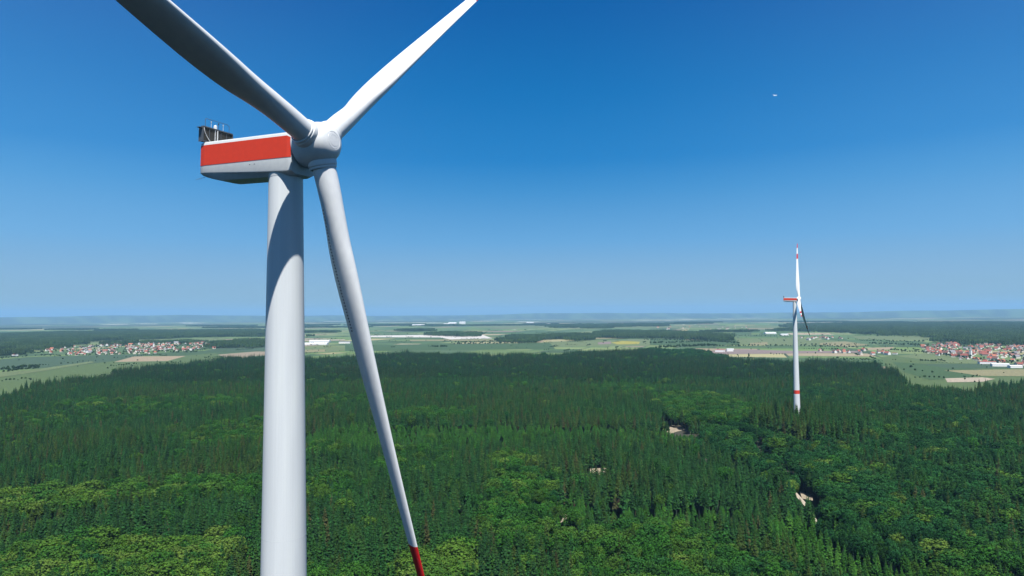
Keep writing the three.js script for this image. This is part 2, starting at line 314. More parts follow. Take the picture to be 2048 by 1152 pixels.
function makeTurbine(name, [x, z], hubH, phi, label, ground = 0) {
  const t = new THREE.Group(); t.name = name; scene.add(t);
  const a = V(Math.sin(YAW), 0, Math.cos(YAW)), base = V(x, 0, z).addScaledVector(a, -4.7);
  t.position.copy(base); t.position.y = ground; hubH -= ground;
  tag(t, label, 'wind turbine', 'wind turbines');
  // tower, slightly stepped at its flanges
  const top = hubH - 2.9, dia = h => 3.68 + (top - h) * 0.0266, ring = hubH - 18.83 - 24;
  const profile = []; for (let h = 0; h <= top; h += top / 20) profile.push([dia(h) / 2, h]);
  const tower = mesh('tower', toCreasedNormals(lathe(profile, 80), 0.5), M.tower, t);
  const bandGeo = lathe([[dia(43) / 2, 43], [dia(43) / 2 + 0.02, 43.01], [dia(47) / 2 + 0.02, 46.99], [dia(47) / 2, 47]], 80);
  mesh('red_band', bandGeo, M.red, tower);
  for (const h of [ring, ring - 28, ring - 58]) { const d = dia(h) / 2; mesh('flange_ring', lathe([[d, h - 0.07], [d + 0.005, h - 0.05], [d + 0.005, h + 0.05], [d, h + 0.07]], 80), M.tower, tower); }
  mesh('yaw_collar', lathe([[dia(top) / 2, top - 0.5], [dia(top) / 2 + 0.03, top - 0.45], [dia(top) / 2 + 0.03, top + 0.02], [1.9, top + 0.1]], 64), M.hull, tower);
  // nacelle
  const head = new THREE.Matrix4().makeTranslation(a.x * 4.7, hubH, a.z * 4.7).multiply(new THREE.Matrix4().makeRotationY(YAW));
  const droop = head.clone().multiply(new THREE.Matrix4().makeTranslation(0, 0, -16)).multiply(new THREE.Matrix4().makeRotationX(THREE.MathUtils.degToRad(1.5))).multiply(new THREE.Matrix4().makeTranslation(0, 0, 16));
  const place = (m, mat4) => { mat4.decompose(m.position, m.quaternion, m.scale); return m; };
  const nac = place(mesh('nacelle', nacelleGeo(), M.hull, t), droop);
  for (const s of [-1, 1]) mesh('red_stripe', stripeGeo(s), M.red, nac);
  for (const s of [-1, 1]) for (const zz of [-7.4, -8.1]) mesh('latch', boxAt(0.03, 0.08, 0.14, s * 2.0, -1.6, zz), M.seal, nac);
  for (const [px, pz, dx, dz] of [[-1.2, -16, -0.6, -0.9], [-1.3, -15.9, -0.9, -0.4], [-1.2, -14.2, -0.2, -0.5]]) mesh('lightning_rod', bar(V(px, -2.4, pz), V(px + dx, -2.75, pz + dz), 0.012, 5), M.steel, nac);
  // cooler across the rear of the roof
  const cooler = place(mesh('cooler', joined([boxAt(4.3, 0.1, 0.5, 0, 1.68, -15.6), boxAt(4.3, 0.12, 0.45, 0, 3.42, -15.6)]), M.steel, t), droop);
  for (let i = 0; i < 5; i++) { const w = 0.8, cx = -1.68 + i * 0.84; const slats = []; for (let k = 0; k < 14; k++) slats.push(boxAt(w - 0.04, 0.06, 0.05, cx, 1.82 + k * 0.112, -15.5)); slats.push(boxAt(w - 0.06, 1.5, 0.06, cx, 2.57, -15.62)); mesh('grille_panel', joined(slats), M.grille, cooler); }
  for (let i = 0; i < 6; i++) mesh('post', boxAt(0.07, 1.62, 0.3, -2.1 + i * 0.84, 2.55, -15.58), i === 2 ? M.pale : M.steel, cooler);
  mesh('side_plate', boxAt(0.05, 1.7, 0.75, -2.17, 2.5, -15.75), M.steel, cooler);
  mesh('side_plate', boxAt(0.05, 1.7, 0.75, 2.17, 2.5, -15.75), M.steel, cooler);
  mesh('cable_duct', boxAt(0.09, 1.6, 0.09, -0.12, 2.5, -15.4), M.pale, cooler);
  { const c = new THREE.CatmullRomCurve3([V(-2.05, 3.3, -15.42), V(-1.95, 2.8, -15.4), V(-1.6, 2.25, -15.4), V(-1.1, 1.75, -15.4)]); mesh('hose', new THREE.TubeGeometry(c, 16, 0.045, 7), M.pale, cooler); }
  mesh('step', boxAt(0.5, 0.06, 0.5, -2.35, 3.25, -15.75), M.steel, cooler);
  { const pts = [V(-1.75, 3.45, -15.6), V(-1.75, 4.35, -15.6), V(-1.6, 4.45, -15.6), V(1.45, 4.45, -15.6), V(1.75, 4.25, -15.6), V(1.75, 3.45, -15.6)], l = []; for (let i = 0; i < 5; i++) l.push(bar(pts[i], pts[i + 1], 0.028, 7)); mesh('guard_rail', joined(l), M.steel, cooler); }
  for (const cx of [-0.9, 0.15, 0.85]) { const l = [bar(V(cx, 3.4, -15.6), V(cx, 4.15, -15.6), 0.025, 7), new THREE.CylinderGeometry(0.09, 0.06, 0.16, 10).translate(cx, 4.2, -15.6)]; mesh('wind_sensor', joined(l), cx === 0.15 ? M.seal : M.pale, cooler); }
  mesh('beacon_light', joined([new THREE.CylinderGeometry(0.2, 0.22, 0.3, 14).translate(-0.3, 3.62, -15.6), new THREE.SphereGeometry(0.2, 14, 8).translate(-0.3, 3.78, -15.6)]), M.pale, cooler);
  // rotor
  const rotor = head.clone().multiply(new THREE.Matrix4().makeRotationX(-TILT));
  const hub = place(mesh('hub', hubBody, M.white, t), rotor);
  mesh('rotor_seal', (() => { const g = new THREE.CylinderGeometry(1.85, 1.85, 0.4, 48); g.rotateX(Math.PI / 2); g.translate(0, 0, -2.13); return g; })(), M.seal, hub);
  { const l = []; for (let i = 0; i < 2; i++) { const g = new THREE.TorusGeometry(0.62, 0.014, 6, 40, 2.4); g.rotateZ(0.6 + i * 2.9); g.translate(0, 0, 2.115); l.push(g); } mesh('nose_hatch', joined(l), M.pale, hub); }
  for (let k = 0; k < 3; k++) { const g = SOCKET.clone(); g.rotateZ(-THREE.MathUtils.degToRad(phi + 120 * k)); mesh('blade_socket', g, M.white, hub); }
  for (let k = 0; k < 3; k++) {
    const b = place(mesh('blade', bladeWhite, M.white, t), rotor.clone().multiply(new THREE.Matrix4().makeRotationZ(-THREE.MathUtils.degToRad(phi + 120 * k))));
    mesh('red_band', bladeRed, M.redBlade, b); mesh('red_tip', bladeTip, M.redBlade, b);
    mesh('fin_row', fins, M.seal, b).userData.kind = 'stuff';
  }
  return t;
}
makeTurbine('wind_turbine', [-21.04, -75.95], 163.83, 49.32, 'large white wind turbine close by, red stripe on its nacelle, towering over the forest');
const [tx2, tz2] = (() => { const k = 775 / FOCAL; return [(1598 - 1024) * k, -775]; })();
makeTurbine('wind_turbine_001', [tx2, tz2], 160.6, 12, 'distant wind turbine in the forest at the right, red band low on its tower', 13);
const base2 = [tx2 - Math.sin(YAW) * 4.7, tz2 - Math.cos(YAW) * 4.7];

// ------------------------------------------------------------------ trees
function soup() { return { p: [], n: [], c: [] }; }
function face(s, a, b, c, col, nrm) {
  const n = nrm ?? V().crossVectors(V().subVectors(b, a), V().subVectors(c, a)).normalize();
  for (const v of [a, b, c]) { s.p.push(v.x, v.y, v.z); s.n.push(n.x, n.y, n.z); s.c.push(...col); }
}
function solid(s) { const g = new THREE.BufferGeometry(); g.setAttribute('position', new THREE.Float32BufferAttribute(s.p, 3)); g.setAttribute('normal', new THREE.Float32BufferAttribute(s.n, 3)); g.setAttribute('color', new THREE.Float32BufferAttribute(s.c, 3)); return g; }
function trunkGeo(h, r0, r1, col, seg = 6) {
  const s = soup();
  for (let i = 0; i < seg; i++) { const a = i / seg * 2 * Math.PI, b = (i + 1) / seg * 2 * Math.PI, A = V(Math.cos(a) * r0, -0.4, Math.sin(a) * r0), B = V(Math.cos(b) * r0, -0.4, Math.sin(b) * r0), C = V(Math.cos(a) * r1, h, Math.sin(a) * r1), D = V(Math.cos(b) * r1, h, Math.sin(b) * r1); face(s, A, C, B, col); face(s, B, C, D, col); }
  return solid(s);
}
// a spruce 25 m tall: whorls of drooping boughs round a ragged core
function spruceCrown(count, bare = 0.3, wide = 2.3, fine = true) {
  const s = soup(), H = 25, R = u => wide * (1 - u) ** 0.78;
  for (let i = 0; i < count; i++) {
    const u = Math.max(0, ((i + rr(-0.5, 0.5)) / count)) ** 0.92, y = H * (bare + (0.97 - bare) * u) + rr(-0.25, 0.25), a = i * 2.39996 + rr(-0.45, 0.45), r = R(u);
    const l = (r + 0.25) * rr(0.62, 1.2), w = (fine ? 0.34 : 0.46) * l * rr(0.75, 1.25) + 0.14, dx = Math.cos(a), dz = Math.sin(a), g = rr(0.62, 1.4), col = [g * rr(0.9, 1.12), g, g * rr(0.85, 1.1)];
    const A = V(dx * 0.05, y + 0.22 * l, dz * 0.05), T = V(dx * l, y - 0.2 * l + rr(-0.15, 0.2), dz * l), C = V(dx * l * 0.6, y + 0.12 * l, dz * l * 0.6);
    const P = V(dx * l * 0.55 - dz * w, y - 0.34 * l, dz * l * 0.55 + dx * w), Q = V(dx * l * 0.55 + dz * w, y - 0.34 * l, dz * l * 0.55 - dx * w);
    face(s, A, P, C, col); face(s, A, C, Q, col);
    if (fine) { face(s, P, T, C, col); face(s, C, T, Q, col); } else face(s, P, T, Q, col);
  }
  for (let i = 0; i < 3; i++) { const a = i * 2.094, b = a + 2.094; face(s, V(Math.cos(a) * 0.2, H * 0.9, Math.sin(a) * 0.2), V(0, H * 1.03, 0), V(Math.cos(b) * 0.2, H * 0.9, Math.sin(b) * 0.2), [1.15, 1.15, 1]); }
  return solid(s);
}
// a broadleaved tree 20 m tall: many leaf sprays over uneven lobes
function leafCrown(lobes, per, size, rx = 4.6, ry = 5.2, cy = 13.2) {
  const s = soup();
  for (let k = 0; k < lobes; k++) {
    const a = k * 2.4 + rr(-0.4, 0.4), v = -0.55 + 1.5 * (k + 0.5) / lobes, ring = Math.sqrt(Math.max(0.02, 1 - Math.min(1, v * v))), c = V(Math.cos(a) * ring * rx * rr(0.5, 0.85), cy + v * ry * 0.78, Math.sin(a) * ring * rx * rr(0.5, 0.85)), lr = rr(1.1, 2.3) * rx / 4.6;
    for (let i = 0; i < per; i++) {
      const d = V(rr(-1, 1), rr(-0.75, 1), rr(-1, 1)).normalize(), q = c.clone().addScaledVector(d, lr * rr(0.72, 1.1)), w = size * rr(0.6, 1.25), out = d.clone().add(V(rr(-0.8, 0.8), rr(-0.2, 0.9), rr(-0.8, 0.8))).normalize();
      const t1 = V().crossVectors(out, V(rr(-1, 1), rr(-1, 1), rr(-1, 1))).normalize(), t2 = V().crossVectors(out, t1), g = rr(0.72, 1.28), col = [g * rr(0.88, 1.12), g, g * 0.95];
      const A = q.clone().addScaledVector(t1, -w * 0.6), B = q.clone().addScaledVector(t2, w * 0.5).addScaledVector(out, -w * 0.12), C = q.clone().addScaledVector(t1, w * 0.6), D = q.clone().addScaledVector(t2, -w * 0.5).addScaledVector(out, -w * 0.16);
      const n = out.clone().lerp(d, 0.45).normalize();
      face(s, A, D, B, col, n); face(s, D, C, B, col, n);
    }
  }
  const core = new THREE.IcosahedronGeometry(1, 1), p = core.attributes.position;
  for (let i = 0; i < p.count; i += 3) { const f = [0, 1, 2].map(k => V(p.getX(i + k) * rx * 0.5, cy - 0.4 + p.getY(i + k) * ry * 0.56, p.getZ(i + k) * rx * 0.5)); face(s, ...f, [0.8, 0.8, 0.8]); }
  return solid(s);
}
const withTrunk = (crown, trunk) => mergeGeometries([crown, trunk]);
const BARK = [0.9, 0.72, 0.6];
const spruceNear = [0, 1, 2, 3, 4, 5].map(i => spruceCrown(88, 0.30 + 0.04 * (i % 3), 2.35 + 0.2 * i));
const spruceTrunk = trunkGeo(24, 0.2, 0.04, BARK);
const spruceMid = [0, 1, 2, 3].map(i => spruceCrown(46, 0.32, 2.5 + 0.22 * i, false));
const leafNear = [0, 1, 2, 3, 4].map(i => leafCrown(20, 84, 0.62, 4.3 + 0.25 * i, 5.0 + 0.15 * i, 13));
const leafTrunk = trunkGeo(13, 0.3, 0.12, BARK);
const leafMid = [0, 1, 2].map(() => leafCrown(10, 26, 1.35));
const leafMat = new THREE.MeshPhysicalMaterial({ vertexColors: true, roughness: 0.95, specularIntensity: 0.15 });

// where the woods stand
const CANOPY = 27;
const forestEdge = [[-420, 850], [-60, 786], [0, 777], [150, 747], [300, 724], [430, 711], [530, 706], [600, 710], [700, 704], [800, 699], [1000, 702], [1100, 700], [1280, 695], [1300, 692], [1400, 694], [1440, 701], [1490, 710], [1590, 714], [1700, 714], [1770, 719], [1795, 734], [1822, 752], [1900, 767], [1980, 762], [2048, 758], [2130, 752], [2500, 800]].map(([x, y]) => survey(x, y, CANOPY));
const forest = [...forestEdge, [1900, 1600], [-1900, 1600]];
const track = [[1636, 1030], [1612, 990], [1560, 935], [1500, 895], [1420, 868], [1350, 855]].map(([x, y]) => survey(x, y, 8));
function toTrack(x, z) { let d = 1e9; for (let i = 0; i < track.length - 1; i++) { const [ax, az] = track[i], [bx, bz] = track[i + 1], vx = bx - ax, vz = bz - az, t = THREE.MathUtils.clamp(((x - ax) * vx + (z - az) * vz) / (vx * vx + vz * vz), 0, 1); d = Math.min(d, Math.hypot(x - ax - vx * t, z - az - vz * t)); } return d; }
// [x, y, half width, half depth] in the photograph, seen at canopy height
const spot = (px, py, rx, ry, h = 22) => { const [cx, cz] = survey(px, py, h), [ex] = survey(px + rx, py, h), [, nz] = survey(px, py + ry, h), [, fz] = survey(px, Math.max(660, py - ry), h); return [cx, cz, Math.abs(ex - cx), (nz - fz) / 2, (nz + fz) / 2]; };
const within = (s, x, z) => { const dx = (x - s[0]) / s[2], dz = (z - s[4]) / s[3]; return dx * dx + dz * dz; };
// broadleaved patches: place, share, tone
const PATCH = [
  [120, 1105, 150, 55, 0.95, 'lime'], [360, 1105, 90, 60, 0.95, 'lime'], [90, 985, 140, 24, 0.9, 'lime'], [20, 1140, 140, 30, 0.95, 'lime'], [230, 1145, 60, 18, 0.8, 'green'], [880, 1115, 80, 45, 0.95, 'lime'], [660, 1130, 80, 30, 0.8, 'green'],
  [250, 965, 120, 14, 0.8, 'lime'], [420, 960, 110, 22, 0.85, 'green'], [470, 855, 100, 26, 0.85, 'green'], [640, 960, 60, 30, 0.7, 'green'], [640, 885, 60, 18, 0.8, 'green'], [840, 818, 90, 9, 0.9, 'green'], [830, 905, 80, 20, 0.7, 'green'],
  [1050, 965, 70, 45, 0.9, 'green'], [1030, 905, 60, 16, 0.7, 'lime'], [1060, 1030, 120, 40, 0.8, 'green'], [1320, 1090, 190, 62, 0.9, 'green'], [1480, 1130, 120, 40, 0.85, 'green'], [1440, 815, 110, 36, 0.9, 'green'], [1500, 870, 120, 24, 0.85, 'blue'], [1590, 900, 120, 40, 0.85, 'blue'],
  [1680, 950, 120, 60, 0.92, 'blue'], [1760, 1040, 110, 50, 0.92, 'blue'], [1880, 1010, 130, 50, 0.75, 'blue'], [1980, 960, 120, 50, 0.7, 'blue'], [1960, 1110, 140, 60, 0.75, 'green'], [1800, 880, 200, 30, 0.55, 'blue'], [2000, 860, 120, 40, 0.5, 'blue'], [1780, 800, 200, 30, 0.4, 'blue'],
  [1250, 775, 70, 7, 0.8, 'green'], [300, 800, 200, 14, 0.5, 'green'], [90, 830, 120, 20, 0.4, 'green'], [1370, 700, 80, 10, 0.7, 'blue'], [700, 790, 80, 8, 0.5, 'green'],
].map(([x, y, w, h, k, t]) => ({ s: spot(x, y, w, h), k, t }));
const YOUNG = [[960, 868, 380, 22, 13], [700, 870, 120, 30, 17], [1360, 1030, 150, 26, 12], [1700, 1090, 130, 75, 17], [1250, 770, 120, 9, 15], [1100, 1000, 90, 30, 18], [1350, 880, 60, 18, 8], [1195, 958, 34, 17, 6], [1128, 1068, 32, 34, 4], [1616, 1016, 22, 18, 6]].map(([x, y, w, h, t]) => ({ s: spot(x, y, w, h, t), h: t }));
const OPEN = [[1350, 868, 26, 15], [1196, 944, 17, 8], [1126, 1040, 17, 22], [1613, 996, 14, 14]].map(a => spot(...a, 0));
for (const [i, f] of [[1330, 850, 1362, 852, 1378, 864, 1366, 872, 1334, 872], [1180, 938, 1214, 936, 1214, 948, 1182, 954], [1112, 1032, 1138, 1016, 1140, 1034, 1116, 1050], [1600, 984, 1624, 990, 1626, 1002, 1604, 998]].entries())
  field('gravel', f, ['sandy clearing at the edge of the tall stand, middle right', 'small sandy opening among the trees, middle', 'smallest sandy opening among the trees, lower middle', 'pale gravel spot beside the dark track gap at the right'][i], 'sandy_clearing', 0.3);
{ // the forest floor and the track
  const g = new THREE.BufferGeometry(), p = forest, tri = THREE.ShapeUtils.triangulateShape(p.map(q => new THREE.Vector2(q[0], q[1])), []);
  g.setAttribute('position', new THREE.Float32BufferAttribute(p.flatMap(q => [q[0], 0.16, q[1]]), 3)); g.setAttribute('uv', new THREE.Float32BufferAttribute(p.flatMap(q => [q[0] / 60, q[1] / 60]), 2)); g.setAttribute('normal', new THREE.Float32BufferAttribute(p.flatMap(() => [0, 1, 0]), 3)); g.setIndex(tri.flat());
  tag(mesh('forest_floor', g, std(0.035, 0.036, 0.02, 1, { map: grain }), scene), 'dark forest floor under the trees', 'forest floor', null, 'structure');
  const q = [], idx = []; track.forEach(([x, z], i) => { const [ax, az] = track[Math.max(0, i - 1)], [bx, bz] = track[Math.min(track.length - 1, i + 1)], l = Math.hypot(bx - ax, bz - az), nx = -(bz - az) / l * 1.6, nz = (bx - ax) / l * 1.6; q.push(x - nx, 0.24, z - nz, x + nx, 0.24, z + nz); if (i) idx.push(i * 2 - 2, i * 2, i * 2 - 1, i * 2, i * 2 + 1, i * 2 - 1); });
  const r = new THREE.BufferGeometry(); r.setAttribute('position', new THREE.Float32BufferAttribute(q, 3)); r.setIndex(idx); r.computeVertexNormals();
  tag(mesh('forest_track', r, std(0.30, 0.26, 0.20, 1), scene), 'pale gravel track through the forest at the right', 'track', null, 'structure');
}
const TONES = {   // [r, g, b] leaf colours
  brown: [[0.0381, 0.0425, 0.0147]],
  spruce: [[0.0186, 0.0480, 0.0092], [0.0245, 0.0507, 0.0101], [0.0148, 0.0480, 0.0124], [0.0297, 0.0517, 0.0108], [0.0178, 0.0588, 0.0101]],
  sprucegrove: [[0.0133, 0.0480, 0.0115], [0.0164, 0.0535, 0.0124], [0.0119, 0.0409, 0.0108], [0.0193, 0.0517, 0.0108], [0.0141, 0.0570, 0.0124]],
  young: [[0.0223, 0.0801, 0.0092], [0.0282, 0.0837, 0.0108], [0.0193, 0.0694, 0.0108]],
  lime: [[0.0521, 0.1071, 0.0137], [0.0405, 0.0939, 0.0113], [0.0622, 0.1104, 0.0177], [0.0333, 0.0840, 0.0120]],
  green: [[0.0193, 0.0744, 0.0091], [0.0252, 0.0811, 0.0108], [0.0164, 0.0642, 0.0108], [0.0356, 0.0844, 0.0115]],
  blue: [[0.0113, 0.0543, 0.0132], [0.0146, 0.0588, 0.0140], [0.0099, 0.0468, 0.0132], [0.0185, 0.0634, 0.0118]],
};
// a low wooded knoll carries the far turbine
const KNOLL = 13, knoll = (x, z) => KNOLL * THREE.MathUtils.smoothstep(150 - Math.hypot(x - base2[0], z - base2[1]), 0, 120);
{
  const pts = []; for (let r = 0; r <= 152; r += 8) pts.push([Math.max(0.001, r), KNOLL * THREE.MathUtils.smoothstep(150 - r, 0, 120) + 0.2]); pts.reverse();
  const g = lathe(pts, 48); g.translate(base2[0], 0, base2[1]);
  tag(mesh('knoll', g, std(0.035, 0.036, 0.02, 1, { map: grain }), scene), 'low wooded rise under the far turbine', 'rise', null, 'structure');
}
const trees = [];
{
  let z = -262;
  while (z > -2750) {
    const d = -z, step = 5.5 + 1.0 * THREE.MathUtils.smoothstep(d, 300, 2200), half = d * 0.80 + 60;
    for (let x = -half; x < half; x += step) {
      const tx = x + rr(-0.45, 0.45) * step, tz = z + rr(-0.45, 0.45) * step;
      if (!inside(forest, tx + (14 + d * 0.012) * noise(tx * 0.011, tz * 0.006 + 31), tz + (14 + d * 0.03) * (noiseB(tx * 0.009, 12) + 0.5 * noise(tx * 0.03, 4)))) continue;
      if (Math.hypot(tx - base2[0], tz - base2[1]) < 9 || toTrack(tx, tz) < 5.6) continue;
      let open = false; for (const o of OPEN) if (within(o, tx, tz) < 1) { open = true; break; } if (open) continue;
      let h = 24 + 4.6 * noise(tx * 0.005, tz * 0.004) + rr(-5.5, 3.4), young = false;
      for (const y of YOUNG) if (within(y.s, tx, tz) + 0.12 * noise(tx * 0.02, tz * 0.02) < 1) { h = y.h * rr(0.8, 1.12); young = true; break; }
      const near2 = Math.hypot(tx - base2[0], tz - base2[1] - 30); if (near2 < 60) { h = rr(31, 37); young = false; }
      let tone = null, share = 0.02 + 0.07 * Math.max(0, noiseB(tx * 0.006, tz * 0.006));
      for (const p of PATCH) { const e = within(p.s, tx, tz) + 0.35 * noise(tx * 0.013 + 9, tz * 0.013); if (e < 1) { share = p.k; tone = p.t; break; } }
      const east = THREE.MathUtils.smoothstep(tx / d, 0.2, 0.5);
      if (rnd() < share && near2 >= 60) {
        if (rnd() < 0.42) continue;                                           // broader crowns stand further apart
        tone ??= rnd() < 0.15 ? 'lime' : rnd() < east ? 'blue' : 'green';
        if (tone === 'lime' && rnd() < 0.3) tone = 'green'; else if (rnd() < 0.12) tone = ['green', 'lime', 'blue'][Math.floor(rnd() * 3)];
        trees.push({ k: 'leaf', y: 0.2 + knoll(tx, tz), x: tx, z: tz, d, h: (young ? h * 1.15 : rr(17, 25)), w: rr(0.75, 1.5) * (young ? 0.75 : tone === 'lime' ? 1.3 : 1), t: TONES[tone][Math.floor(rnd() * TONES[tone].length)] });
      } else {
        if (noise(tx * 0.045, tz * 0.045 + 77) > 0.55 || rnd() < 0.07) continue;
        const set = young ? 'young' : rnd() < 0.5 + 0.9 * noiseB(tx * 0.0035 + 5, tz * 0.0035) ? 'sprucegrove' : 'spruce';
        trees.push({ k: 'spruce', y: 0.2 + knoll(tx, tz), x: tx, z: tz, d, h, w: rr(0.82, 1.2) * (young ? 0.95 : 1) * (step / 5.5) ** 0.6, t: !young && rnd() < 0.025 ? TONES.brown[0] : TONES[set][Math.floor(rnd() * TONES[set].length)], young });
      }
    }
    z -= step;
  }
}
// the 300 of each kind that show largest stand as single trees
const shows = t => { const [px, py] = sight(t.x, t.h, t.z); return px > 10 && px < 2038 && py < 1135 && py > 600; };
for (const kind of ['spruce', 'leaf']) trees.filter(t => t.k === kind && shows(t)).sort((a, b) => (a.d / a.h / (kind === 'leaf' ? a.w : 1)) - (b.d / b.h / (kind === 'leaf' ? b.w : 1))).slice(0, 300).forEach(t => { t.own = true; });
const toneMats = new Map();
const toneMat = t => { const k = t.join(); if (!toneMats.has(k)) toneMats.set(k, new THREE.MeshPhysicalMaterial({ color: new THREE.Color().setRGB(...t), vertexColors: true, roughness: 0.95, specularIntensity: 0.15 })); return toneMats.get(k); };
const barkMat = new THREE.MeshStandardMaterial({ color: new THREE.Color().setRGB(0.17, 0.15, 0.13), vertexColors: true, roughness: 0.95 });
const isLime = t => TONES.lime.includes(t.t);
for (const t of trees) if (t.own) {
  const spr = t.k === 'spruce', g = new THREE.Group(); g.name = numbered(spr ? 'spruce_tree' : 'broadleaf_tree'); scene.add(g);
  g.position.set(t.x, t.y, t.z); g.rotation.y = rnd() * 6.28; g.scale.set((spr ? t.h / 25 * 0.35 + 0.65 : t.h / 20) * t.w, t.h / (spr ? 25 : 20), (spr ? t.h / 25 * 0.35 + 0.65 : t.h / 20) * t.w);
  mesh('crown', spr ? spruceNear[Math.floor(rnd() * 6)] : leafNear[Math.floor(rnd() * 5)], toneMat(t.t), g);
  mesh('trunk', spr ? spruceTrunk : leafTrunk, barkMat, g);
  if (spr) tag(g, 'dark pointed spruce in the dense near forest along the bottom of the view', 'spruce', 'spruces of the near forest');
  else if (isLime(t)) tag(g, 'yellow-green broadleaf tree with rounded crown in the near forest', 'tree', 'yellow-green broadleaf trees of the near forest');
  else tag(g, 'dark green broadleaf tree with rounded crown among the near spruces', 'tree', 'dark green broadleaf trees of the near forest');
}
function stuffGroup(name, label, category, sets) {
  const g = new THREE.Group(); g.name = name; scene.add(g); tag(g, label, category, null, 'stuff');
  const m4 = new THREE.Matrix4(), q = new THREE.Quaternion(), up = V(0, 1, 0), c = new THREE.Color();
  for (const { part, geos, list, tall, mat = leafMat } of sets) geos.forEach((geo, gi) => {
    const mine = list.filter((_, i) => i % geos.length === gi); if (!mine.length) return;
    const im = new THREE.InstancedMesh(geo, mat, mine.length); im.name = part; im.castShadow = im.receiveShadow = true; im.userData.kind = 'stuff';
    mine.forEach((t, i) => {
      const sw = (t.k === 'spruce' ? t.h / 25 * 0.35 + 0.65 : t.h / tall) * t.w; q.setFromAxisAngle(up, rnd() * 6.28);
      im.setMatrixAt(i, m4.compose(V(t.x, t.y ?? 0.2, t.z), q, V(sw, t.h / tall, sw)));
      const v = rr(0.7, 1.35); im.setColorAt(i, c.setRGB(t.t[0] * v, t.t[1] * v, t.t[2] * v));
    });
    g.add(im);
  });
}
const rest = trees.filter(t => !t.own), NEAR = 1400;
const trunked = (list, trunk) => list.map(g => { const k = trunk.clone(), a = k.attributes.color.array; for (let i = 0; i < a.length; i += 3) { a[i] = 5; a[i + 1] = 2; a[i + 2] = 6; } return withTrunk(g, k); });
stuffGroup('spruce_forest', 'dense dark spruce forest reaching back to the fields', 'forest', [
  { part: 'spruces', geos: trunked(spruceNear, spruceTrunk), list: rest.filter(t => t.k === 'spruce' && t.d < NEAR), tall: 25 },
  { part: 'spruces_beyond', geos: trunked(spruceMid, trunkGeo(22, 0.22, 0.05, BARK, 4)), list: rest.filter(t => t.k === 'spruce' && t.d >= NEAR), tall: 25 }]);
stuffGroup('broadleaf_woodland', 'broadleaf woodland scattered through the spruce forest', 'woodland', [
  { part: 'broadleaf_trees', geos: trunked(leafNear, leafTrunk), list: rest.filter(t => t.k === 'leaf' && t.d < NEAR), tall: 20 },
  { part: 'broadleaf_trees_beyond', geos: trunked(leafMid, trunkGeo(12, 0.3, 0.1, BARK, 4)), list: rest.filter(t => t.k === 'leaf' && t.d >= NEAR), tall: 20 }]);

// ------------------------------------------------------------------ villages
const wallMats = [std(0.612, 0.586, 0.535, 0.9), std(0.527, 0.484, 0.399, 0.9), std(0.646, 0.637, 0.62, 0.9)];
const ROOFS = { red: std(0.23, 0.0723, 0.051, 0.9), orange: std(0.306, 0.115, 0.068, 0.9), brown: std(0.128, 0.0638, 0.051, 0.9), grey: std(0.17, 0.162, 0.17, 0.8) };
function prism(w, h, l, rise) {                                               // walls with gables
  const s = new THREE.Shape([[-w / 2, 0], [w / 2, 0], [w / 2, h], [0, h + rise], [-w / 2, h]].map(p => new THREE.Vector2(...p))), g = new THREE.ExtrudeGeometry(s, { depth: l, bevelEnabled: false }); g.translate(0, 0, -l / 2); return g;
}
function gable(w, h, l, rise, over = 0.5, thick = 0.25) {
  const k = rise / (w / 2), W = w / 2 + over, s = new THREE.Shape([[-W, h - over * k], [0, h + rise], [W, h - over * k], [W, h - over * k + thick], [0, h + rise + thick], [-W, h - over * k + thick]].map(p => new THREE.Vector2(...p)));
  const g = new THREE.ExtrudeGeometry(s, { depth: l + 2 * over, bevelEnabled: false }); g.translate(0, 0.03, -l / 2 - over); return g;
}
const SHAPES = [[9, 5.2, 12, 4.6], [10.5, 5.6, 14, 5.2], [8.5, 3.6, 10, 4.4], [12, 6.5, 20, 5.5]].map(a => [prism(...a), gable(...a)]);
function house(x, z, turn, roof, size, label, group) {
  const g = new THREE.Group(); g.name = numbered('house'); scene.add(g); g.position.set(x, 0.3, z); g.rotation.y = turn; g.scale.setScalar(size);
  const k = Math.floor(rnd() * 3.35), [w, r] = SHAPES[Math.min(3, k)];
  mesh('wall', w, wallMats[Math.floor(rnd() * 3)], g); mesh('roof', r, ROOFS[roof], g);
  return tag(g, label, 'house', group);
}
const extraTrees = [];
const T_HEDGE = [[0.0246, 0.05248, 0.01312], [0.03116, 0.06068, 0.01476], [0.02132, 0.04428, 0.0123]];
const addTree = (x, z, h = rr(8, 14), w = rr(0.9, 1.4)) => extraTrees.push({ k: 'leaf', x, z, h, w, t: T_HEDGE[Math.floor(rnd() * 3)], d: -z });
const massHouses = [];
